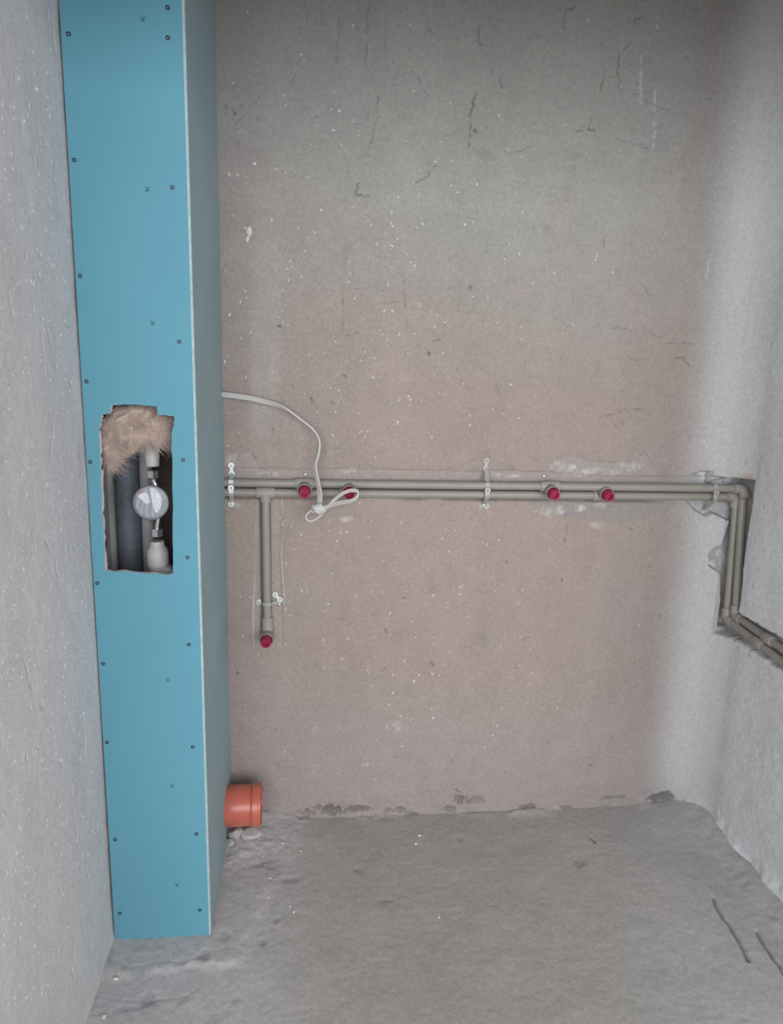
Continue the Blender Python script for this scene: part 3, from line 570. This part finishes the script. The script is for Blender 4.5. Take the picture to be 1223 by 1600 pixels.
for i in range(3400):
    a, b = r.choice(keys); p = Vector((gx[a], yy[a, b]-0.001, gz[b])); f0 = float(fbm(np.array([gx[a]]), np.array([gz[b]]), 18, 2, 541)[0])
    ang = f0*3.0+r.gauss(0, 0.45)-0.5; d = Vector((math.cos(ang), r.gauss(-0.15, 0.3), math.sin(ang))).normalized(); n = 6; L_ = r.uniform(0.010, 0.034); w = r.uniform(0.0002, 0.0005); bend = Vector((r.gauss(0, .3), r.gauss(0, .25), r.gauss(-.1, .3))); k0 = len(V2)
    sd = d.cross(Vector((0, 1, 0))).normalized()
    for k in range(n):
        t = k/(n-1); q = p+d*L_*t+bend*L_*t*t*0.7; q.y = max(q.y, YS+0.002 if q.z < 1.40 else YS+TH+0.002); q.x = min(max(q.x, -0.515), -0.30); ww = w*(1-0.7*t)
        V2.append(q-sd*ww); V2.append(q+sd*ww); V2.append(q+Vector((0, -ww*1.6, 0)))
    for k in range(n-1):
        o_ = k0+3*k
        for e, g in ((0, 1), (1, 2), (2, 0)): F2.append((o_+e, o_+g, o_+3+g, o_+3+e))
tag(pyobj('wool_fibre', V2, F2, mat('wool_fibre', (0.62, 0.50, 0.44), 0.8, var=0.3, scale=30), wt), kind='stuff')

# ------------------------------------------------------------------ supply pipes
PPR = mat('grey_plastic_pipe', (0.285, 0.257, 0.226), 0.42, var=0.05, scale=25, bump=0.06, bscale=120)
FIT = mat('grey_plastic_fitting', (0.318, 0.287, 0.254), 0.45, var=0.06, scale=30, bump=0.08, bscale=120)
RED = mat('red_plug', (0.30, 0.012, 0.055), 0.5, var=0.12, scale=90)
def arc(a, b, c, rad, n=6):
    a, b, c = Vector(a), Vector(b), Vector(c); p = b+(a-b).normalized()*rad; q = b+(c-b).normalized()*rad
    return [p*(1-t)**2+b*2*t*(1-t)+q*t*t for t in [k/n for k in range(n+1)]]
def run(name, a, b, parent, rad=R, sag=0.0):
    bm = bmesh.new(); n = 12; a, b = Vector(a), Vector(b); tube(bm, [a.lerp(b, k/n)+Vector((0, 0, -sag*math.sin(math.pi*k/n))) for k in range(n+1)], rad, 20); return sharp_smooth(bmobj(name, bm, PPR, parent), 50)
def elbow(name, a, b, c, parent, rad=0.0165, arm=0.034):
    a, b, c = Vector(a), Vector(b), Vector(c); A = b+(a-b).normalized()*arm; Cc = b+(c-b).normalized()*arm
    bm = bmesh.new(); tube(bm, [A, A.lerp(b, 0.35)]+arc(a, b, c, arm*0.55)+[Cc.lerp(b, 0.35), Cc], rad, 20); return sharp_smooth(bmobj(name, bm, FIT, parent), 50)
def outlet(name, base, axis, parent, L=0.052, plug_out=0.020, body_r=0.0215):
    """threaded outlet standing out of the wall with its red plug"""
    bm = bmesh.new(); lathe(bm, base, axis, [(-0.02, 0), (-0.02, body_r*0.92), (L-0.016, body_r*0.95), (L-0.013, body_r), (L, body_r), (L, body_r*0.90), (L-0.020, body_r*0.88), (L-0.020, 0)], 28)
    o = sharp_smooth(bmobj(name, bm, FIT, parent), 35); a = Vector(axis).normalized(); p = Vector(base)
    bm = bmesh.new(); rr = body_r*0.80
    lathe(bm, p, a, [(L-0.018, 0), (L-0.018, rr), (L+plug_out*0.4, rr), (L+plug_out*0.45, rr*0.93), (L+plug_out, rr*0.90), (L+plug_out, rr*0.55), (L+plug_out-0.008, rr*0.50), (L+plug_out-0.008, 0)], 12)
    q = bmobj('plug', bm, RED, o); q['label'] = 'red plastic plug'
    return o
def sleeve(name, c, axis, L, rad, parent):
    bm = bmesh.new(); lathe(bm, Vector(c)-Vector(axis)*L/2, axis, [(0, 0), (0, rad*0.93), (0.002, rad), (L-0.002, rad), (L, rad*0.93), (L, 0)], 24); return sharp_smooth(bmobj(name, bm, FIT, parent), 40)
XB = XS-0.05
def run_y(x, top): return YP+(max(top[1], YP-0.03)-YP)*(x-XB)/(top[0]-XB)     # the runs come forward a little towards the corner
def supply(kind, z, top, bot, end, label, caps, zc):
    t = thing('supply_pipe', ((XB+top[0])/2, YP, z), label, 'pipe', 'grey supply pipes')
    cor = (top[0], max(top[1], YP-0.03), z); a0 = (XB, YP, z)
    run('horizontal_run', a0, cor, t); b0 = (bot[0], bot[1], end[2]+0.004 if False else bot[2])
    elbow('corner_elbow', a0, cor, tuple(top), t)
    low = (bot[0], bot[1], bot[2]); run('vertical_run', cor, low, t)
    elbow('lower_elbow', cor, low, tuple(end), t)
    e2 = np.array(low)+(np.array(end)-np.array(low))*((low[1]-YER-0.02)/(low[1]-end[1])); run('wall_run', low, tuple(e2), t)
    for (x, y, dx, dz) in caps:
        w = AY(x, y, YP-0.008)
        yr = run_y(w[0], top); sleeve('tee_sleeve', (w[0], yr, z), (1, 0, 0), 0.058, 0.0165, t)
        outlet('outlet', (w[0], yr+0.002, zc), (dx, -1, dz), t, L=0.040)
    return t
upipe = supply('upper', ZU, up_top, up_bot, up_end, 'upper grey water pipe running along the back wall and down the corner', [(476, 760, 0, -0.22), (856, 762, 0.03, -0.18)], 1.134)
lpipe = supply('lower', ZL, lo_top, lo_bot, lo_end, 'lower grey water pipe along the back wall, with a branch dropping at left', [(545, 762, 0.0, -0.2), (940, 764, 0.06, -0.2)], 1.130)
# branch of the lower pipe dropping to a low outlet
xd = -0.151; dbot = AY(418, 985, YP)
sleeve('tee_sleeve', (xd, YP, ZL), (1, 0, 0), 0.056, 0.0165, lpipe)
bm = bmesh.new(); lathe(bm, (xd, YP, ZL), (0, 0, -1), [(0, 0), (0, 0.0165), (0.028, 0.0165), (0.030, 0.0155), (0.030, 0)], 24); sharp_smooth(bmobj('tee_branch', bm, FIT, lpipe), 40)
run('drop_run', (xd, YP, ZL-0.01), (dbot[0], YP, dbot[2]), lpipe)
bm = bmesh.new(); tube(bm, [(dbot[0], YP, dbot[2]+0.045), (dbot[0], YP, dbot[2]+0.02), (dbot[0], YP-0.002, dbot[2]-0.004), (dbot[0], YP-0.008, dbot[2]-0.014)], [0.0165, 0.0175, 0.018, 0.016], 24); sharp_smooth(bmobj('drop_elbow', bm, FIT, lpipe), 50)
outlet('outlet', (dbot[0], YP, dbot[2]-0.010), (-0.03, -1, -0.16), lpipe, L=0.042)
# coupling pair on the right-hand wall
for p_, e_ in ((upipe, (up_bot, up_end)), (lpipe, (lo_bot, lo_end))):
    a_, b_e = np.array(e_[0]), np.array(e_[1]); d_ = (b_e-a_)/np.linalg.norm(b_e-a_); sleeve('coupling', a_+d_*0.185, d_, 0.045, 0.0165, p_)

# ------------------------------------------------------------------ perforated straps holding the pipes
ZINC = mat('zinc_plate', (0.62, 0.62, 0.62), 0.38, 0.75, var=0.12, scale=60)
DULL = mat('dusty_zinc', (0.40, 0.39, 0.37), 0.65, 0.35, var=0.2, scale=80)
def band(bm, c, along, out, n, pitch=0.0245, w=0.0092, th=0.0012, holes=True):
    """perforated banding: discs with eyelets joined by waists"""
    c = Vector(c); t = Vector(along).normalized(); o = Vector(out).normalized(); s = t.cross(o)
    for i in range(n):
        p = c+t*pitch*i; ring = []
        for (ri, h_) in ((0.0026, 0), (w, 0), (w, th), (0.0026, th)):
            ring.append([bm.verts.new(p+o*h_+(t*math.cos(2*math.pi*k/16)+s*math.sin(2*math.pi*k/16))*ri) for k in range(16)])
        for A, B in zip(ring, ring[1:]+ring[:1]):
            for k in range(16): bm.faces.new((A[k], A[(k+1) % 16], B[(k+1) % 16], B[k]))
        if i < n-1:
            vs_ = []
            for h_ in (0.0001, th-0.0001):
                for (f, ww) in ((w*0.75, w*0.6), (pitch/2, w*0.48), (pitch-w*0.75, w*0.6)): vs_ += [bm.verts.new(p+t*f+s*ww+o*h_), bm.verts.new(p+t*f-s*ww+o*h_)]
            for k in (0, 2): bm.faces.new((vs_[k], vs_[k+1], vs_[k+3], vs_[k+2])); bm.faces.new((vs_[k+6], vs_[k+8], vs_[k+9], vs_[k+7])); bm.faces.new((vs_[k], vs_[k+2], vs_[k+8], vs_[k+6])); bm.faces.new((vs_[k+1], vs_[k+7], vs_[k+9], vs_[k+3]))
bm = bmesh.new(); lathe(bm, (0, 0, 0), (0, -1, 0), [(-0.02, 0), (-0.02, 0.002), (0, 0.0022), (0.0002, 0.0052), (0.002, 0.0046), (0.0028, 0.003), (0.0016, 0.0016), (0.0016, 0)], 14)
bmesh.ops.recalc_face_normals(bm, faces=bm.faces); pme = bpy.data.meshes.new('fixing_screw'); bm.to_mesh(pme); bm.free(); pme.materials.append(mat('bright_screw', (0.72, 0.72, 0.70), 0.3, 0.9))
def screw(w, parent=None):
    o = bpy.data.objects.new('screw', pme); C.objects.link(o); o.location = Vector(w)
    if parent: o.parent = parent; o.location = Vector(w)-parent.location
    return o
def wh(x, y):      # point on the back wall's real surface
    w = AY(x, y); return (w[0], YW-hsample(HB, w[0], w[2]), w[2])
YF = YP-R-0.0015
def strap_over_pipes(pxx, label, bright, y0=722, y1=788, screws=()):
    w0, w1 = wh(pxx, y0), wh(pxx, y1); YF = min(run_y(w0[0], up_top), run_y(w0[0], lo_top))-R-0.0015; t = thing('perforated_strap', (w0[0], YF, ZL), label, 'strap', 'perforated pipe straps'); m = ZINC if bright else DULL
    bm = bmesh.new(); band(bm, (w0[0], w0[1]-0.002, w0[2]), (0, 0.0, -1), (0, -1, 0), 2)
    bmobj('tab', bm, m, t)
    prof = [(w0[1]-0.0025, w0[2]-0.022), (YF+0.012, ZU+0.0155), (YF+0.003, ZU+0.010), (YF, ZU), (YF+0.004, ZU-0.012), (YF+0.005, (ZU+ZL)/2), (YF+0.003, ZL+0.011), (YF, ZL), (YF+0.003, ZL-0.010), (YF+0.012, ZL-0.0155), (w1[1]-0.0025, w1[2]+0.004)]
    bm = bmesh.new(); hw = 0.0068; A = []
    for (y, z) in prof: A.append([bm.verts.new((w0[0]+s*hw, y+e, z)) for s, e in ((-1, 0), (1, 0), (1, 0.001), (-1, 0.001))])
    for a, b in zip(A[:-1], A[1:]):
        for k in range(4): bm.faces.new((a[k], a[(k+1) % 4], b[(k+1) % 4], b[k]))
    bm.faces.new(A[0]); bm.faces.new(A[-1][::-1]); bmobj('clamp', bm, m, t)
    bm = bmesh.new(); band(bm, (w0[0], YF-0.0008, ZL+0.016), (0, -0.02, -1), (0, -1, 0), 1); bmobj('eyelet', bm, m, t)
    bm = bmesh.new(); band(bm, (w1[0], w1[1]-0.002, w1[2]), (0, 0, 1), (0, -1, 0), 1); bmobj('tab', bm, m, t)
    for x, y in screws: q = wh(x, y); screw((q[0], q[1]-0.0035, q[2]), t)
    return t
strap_over_pipes(361.5, 'shiny perforated metal strap over both pipes beside the blue boxing', True, 727, 787, [(362, 787)])
strap_over_pipes(759.5, 'dusty perforated strap over both pipes in the middle of the wall', False, 720, 790, [(760, 735), (755, 789)])
strap_over_pipes(1108, 'grey perforated strap over both pipes close to the right corner', False, 742, 800, [])
# strap on the drop pipe
cl = wh(405, 941); cr_ = wh(436, 944); t = thing('perforated_strap', (xd, YF, cl[2]), 'small shiny strap across the short vertical pipe above its low plug', 'strap', 'perforated pipe straps')
bm = bmesh.new(); band(bm, (cl[0], cl[1]-0.002, cl[2]), (1, 0, 0), (0, -1, 0), 1); bmobj('tab', bm, ZINC, t)
bm = bmesh.new(); A = []; xp = xd+(dbot[0]-xd)*0.8
for (x, y) in ((cl[0]+0.004, cl[1]-0.002), (xp-0.016, YF+0.013), (xp-0.011, YF+0.003), (xp, YF), (xp+0.011, YF+0.003), (xp+0.016, YF+0.013), (cr_[0], cr_[1]-0.002)): A.append([bm.verts.new((x, y+e, cl[2]+s*0.005)) for s, e in ((-1, 0), (1, 0), (1, 0.001), (-1, 0.001))])
for a, b in zip(A[:-1], A[1:]):
    for k in range(4): bm.faces.new((a[k], a[(k+1) % 4], b[(k+1) % 4], b[k]))
bm.faces.new(A[0]); bm.faces.new(A[-1][::-1]); bmobj('clamp', bm, DULL, t)
w = wh(430, 929); bm = bmesh.new(); band(bm, (w[0], w[1]-0.004, w[2]), (0.62, -0.0, -0.72), (0, -1, 0), 2, 0.022, 0.0088); bmobj('tab', bm, ZINC, t)
screw((cl[0], cl[1]-0.0035, cl[2]), t); q = wh(436, 944); screw((q[0], q[1]-0.0045, q[2]), t)
for (x, y, lb) in ((477, 741, 'single bright screw in the wall above the leftmost plug of the long pipes'), (850, 744, 'single screw in the wall above the right-hand pair of red plugs')):
    q = wh(x, y); tag(screw((q[0], q[1]-0.004, q[2])), lb, 'screw', 'loose wall screws')

# ------------------------------------------------------------------ white flat cable
CAB = mat('white_cable_sheath', (0.50, 0.47, 0.45), 0.45, var=0.05, scale=20)
def ribbon(name, pts, sides, w, th, parent, closed=False, sub=8):
    P = [Vector(p) for p in pts]; Sd = [Vector(s).normalized() for s in sides]; Q = []; n = len(P)
    for i in range(n-1):
        p0, p1, p2, p3 = P[max(i-1, 0)], P[i], P[i+1], P[min(i+2, n-1)]
        for k in range(sub):
            t = k/sub; q = 0.5*((2*p1)+(p2-p0)*t+(2*p0-5*p1+4*p2-p3)*t*t+(3*p1-p0-3*p2+p3)*t**3); Q.append((q, Sd[i].lerp(Sd[i+1], t)))
    Q.append((P[-1], Sd[-1])); bm = bmesh.new(); A = []
    prof = [(-.5, -.25), (-.44, -.5), (.44, -.5), (.5, -.25), (.5, .25), (.44, .5), (-.44, .5), (-.5, .25)]
    for i, (q, s) in enumerate(Q):
        tn = (Q[min(i+1, len(Q)-1)][0]-Q[max(i-1, 0)][0]).normalized(); s = (s-tn*s.dot(tn)).normalized(); nn = tn.cross(s)
        A.append([bm.verts.new(q+s*a*w+nn*b*th) for a, b in prof])
    for a, b in zip(A[:-1], A[1:]):
        for k in range(8): bm.faces.new((a[k], a[(k+1) % 8], b[(k+1) % 8], b[k]))
    bm.faces.new(A[0][::-1]); bm.faces.new(A[-1]); return sharp_smooth(bmobj(name, bm, CAB, parent), 50)
def K(x, y, Y): return tuple(AY(x, y, Y))
kb = K(497, 800, 2.10); ct = thing('flat_cable', kb, 'white flat cable hanging from the boxing, bundled in a loop before the red plugs', 'cable')
SB, SE = (0, 0, 1), (0.1, 1, 0.15)
ribbon('hanging_cable', [K(338, 616, 2.155), K(362, 618, 2.15), K(400, 624, 2.145), K(440, 636, 2.14), K(468, 655, 2.138), K(490, 673, 2.135), K(498, 690, 2.13), K(497, 708, 2.125), K(492, 727, 2.12), K(496, 752, 2.11), K(500, 775, 2.10), K(497, 794, 2.095)],
       [SB, SB, (-0.2, -0.2, 1), (-0.4, -0.7, 0.6), (0.2, -1, 0.3), (0.2, -1, 0.1), (0.35, -1, 0), (0.3, -1, 0), (0.6, -1, 0), (0.7, -1, 0), (0.9, -0.8, 0), (1, -0.5, 0)], 0.0165, 0.0058, ct)
# loop to the right (two turns of the bundle)
for k, dy in enumerate((0.0, 0.010)):
    g = -3*k
    ribbon('bundle_loop', [K(488, 800, 2.090-dy), K(508, 796+g, 2.085-dy), K(520, 784+g, 2.078-dy), (K(534, 773+g, 2.072-dy)), K(548, 768+g, 2.070-dy), K(558, 770+g, 2.070-dy), K(558, 778+g, 2.072-dy), K(547, 785+g, 2.076-dy), K(530, 788+g, 2.080-dy), K(512, 793+g, 2.086-dy), K(494, 800, 2.092-dy)],
           [(0.2, -1, 0.1)]*4+[(0.1, -1, 0.3)]*3+[(0, -0.8, 0.5)]*4, 0.0105, 0.0042, ct)
# loop to the left and the wraps that hold the bundle
ribbon('bundle_tail', [K(504, 794, 2.094), K(488, 797, 2.090), K(478, 806, 2.088), K(480, 813, 2.088), K(488, 814, 2.088), K(498, 808, 2.088), K(508, 798, 2.09)], [(0.1, -1, 0.3)]*7, 0.0105, 0.0042, ct)
for k in range(3):
    o_ = 4.5*k; pts = []
    for j in range(13):
        a = 2*math.pi*j/12; c = Vector(K(493+o_, 797-o_*0.35, 2.084)); u1 = Vector((0.62, 0, -0.78)); u2 = Vector((0.25, -1, 0.2)).normalized(); pts.append(c+u1*0.0165*math.cos(a)+u2*0.013*math.sin(a))
    ribbon('wrap', pts, [(0.78, 0, 0.62)]*13, 0.0095, 0.0035, ct, sub=3)

# ------------------------------------------------------------------ orange drain pipe
OR = mat('orange_drain_plastic', srgb(196, 103, 85), 0.3, var=0.06, scale=18, spec=0.5)
c0 = AY(383, 1259, 2.055); dz_, dy_ = c0[2], 2.055
xe = AY(408, 1259, 2.055)[0]
dp = thing('drain_pipe', (XS+0.05, dy_, 0.0), 'orange plastic drain pipe socket sticking out of the boxing near the floor', 'pipe')
bm = bmesh.new(); L_ = xe-XS
lathe(bm, (XS-0.12, dy_, dz_), (1, 0.02, 0), [(0, 0), (0, 0.055), (0.10, 0.055), (0.122, 0.062), (0.12+L_*0.45, 0.0625), (0.12+L_*0.47, 0.0615), (0.12+L_-0.030, 0.0615), (0.12+L_-0.026, 0.066), (0.12+L_-0.008, 0.066), (0.12+L_-0.006, 0.0645), (0.12+L_, 0.0645), (0.12+L_, 0.058), (0.12+L_-0.05, 0.057), (0.12+L_-0.05, 0)], 48)
sharp_smooth(bmobj('socket', bm, OR, dp), 30)
bm = bmesh.new(); lathe(bm, (xe-0.020, dy_+0.0008, dz_), (1, 0.02, 0), [(0, 0), (0, 0.0572), (0.016, 0.0572), (0.018, 0.054), (0.018, 0.034), (0.010, 0.032), (0.010, 0)], 40)
sharp_smooth(bmobj('end_plug', bm, mat('orange_plug_plastic', srgb(185, 92, 74), 0.4, var=0.06), dp), 30)
bm = bmesh.new(); lathe(bm, (xe-0.0255, dy_+0.0006, dz_), (1, 0.02, 0), [(0, 0.0655), (0, 0.0668), (0.002, 0.0668), (0.002, 0.0655)], 48); bmobj('seal_ring', bm, OR, dp)

# ------------------------------------------------------------------ mortar lumps and crumbs on the floor
LUMP = mat('mortar_lump', (0.46, 0.44, 0.42), 0.95, var=0.15, scale=30, bump=0.5, bscale=120)
CRUMB = mat('plaster_crumb', (0.66, 0.64, 0.62), 0.95, var=0.1, scale=80, bump=0.4)
def stone(name, x, y, s, m, seed, z=None, rz=0.0):
    rr = random.Random(seed); bm = bmesh.new(); bmesh.ops.create_icosphere(bm, subdivisions=2, radius=1)
    cuts = [(Vector((rr.gauss(0, 1), rr.gauss(0, 1), rr.gauss(0, 1))).normalized(), rr.uniform(0.55, 0.9)) for _ in range(9)]
    for v in bm.verts:
        for n, d in cuts:
            e = v.co.dot(n)-d
            if e > 0: v.co -= n*e
        v.co = Vector((v.co.x*s[0], v.co.y*s[1], v.co.z*s[2]))
    zmin = min(v.co.z for v in bm.verts)
    for v in bm.verts: v.co.z -= zmin
    o = bmobj(name, bm, m); o.location = (x, y, (FZ(x, y) if z is None else z)-0.0015); o.rotation_euler = (0, 0, rz); return o
def fl(x, y):      # floor point on the real surface
    p = AZ(x, y)
    for _ in range(6): p = AZ(x, y, FZ(p[0], p[1]))
    return p
for i, (x, y, s, lb) in enumerate(((391, 1311, (0.038, 0.026, 0.021), 'flat grey broken mortar piece under the open end of the orange pipe'), (369, 1312, (0.028, 0.022, 0.022), 'brownish mortar lump wedged under the middle of the orange pipe'), (359, 1322, (0.014, 0.016, 0.015), 'small mortar lump between the orange pipe and the blue boxing'))):
    p = fl(x, y); tag(stone('mortar_lump', p[0], p[1], s, LUMP, 40+i, z=p[2]+0.001, rz=0.5*i), lb, 'rubble', 'mortar lumps below the drain pipe')
cr_spots = ((181, 1530, 5, 'largest white plaster crumb near the floor corner left of the boxing foot'), (162, 1590, 5, 'white plaster crumb at the very bottom left, by the left wall'), (655, 1306, 4.5, 'white plaster crumb below the middle of the back wall, rear one'), (650, 1318, 4, 'white plaster crumb below the middle of the back wall, front one'), (470, 1330, 3.5, 'tiny white crumb on the floor farthest right of the orange pipe mouth'), (441, 1318, 4, 'tiny white crumb on the floor just right of the orange pipe mouth'), (410, 1338, 3.5, 'tiny white crumb on the floor in front of the orange pipe'), (422, 1372, 3, 'tiny crumb on the dark dirt smudge in front of the orange pipe'), (459, 1425, 3.5, 'front one of two tiny crumbs side by side on the floor right of the boxing'), (453, 1416, 3, 'rear one of two tiny crumbs side by side on the floor right of the boxing'), (419, 1402, 3, 'tiny crumb on the floor midway between the orange pipe and the boxing foot'), (685, 1433, 4, 'pale plaster crumb lying alone in the middle of the floor'))
for i, (x, y, s, lb) in enumerate(cr_spots):
    p = fl(x, y); k = s*0.00105; tag(stone('plaster_crumb', p[0], p[1], (k*1.5, k, k*0.7), CRUMB, 60+i, rz=i*1.3), lb or 'tiny white plaster crumb on the floor right of the boxing foot', 'crumb', 'plaster crumbs on the floor')
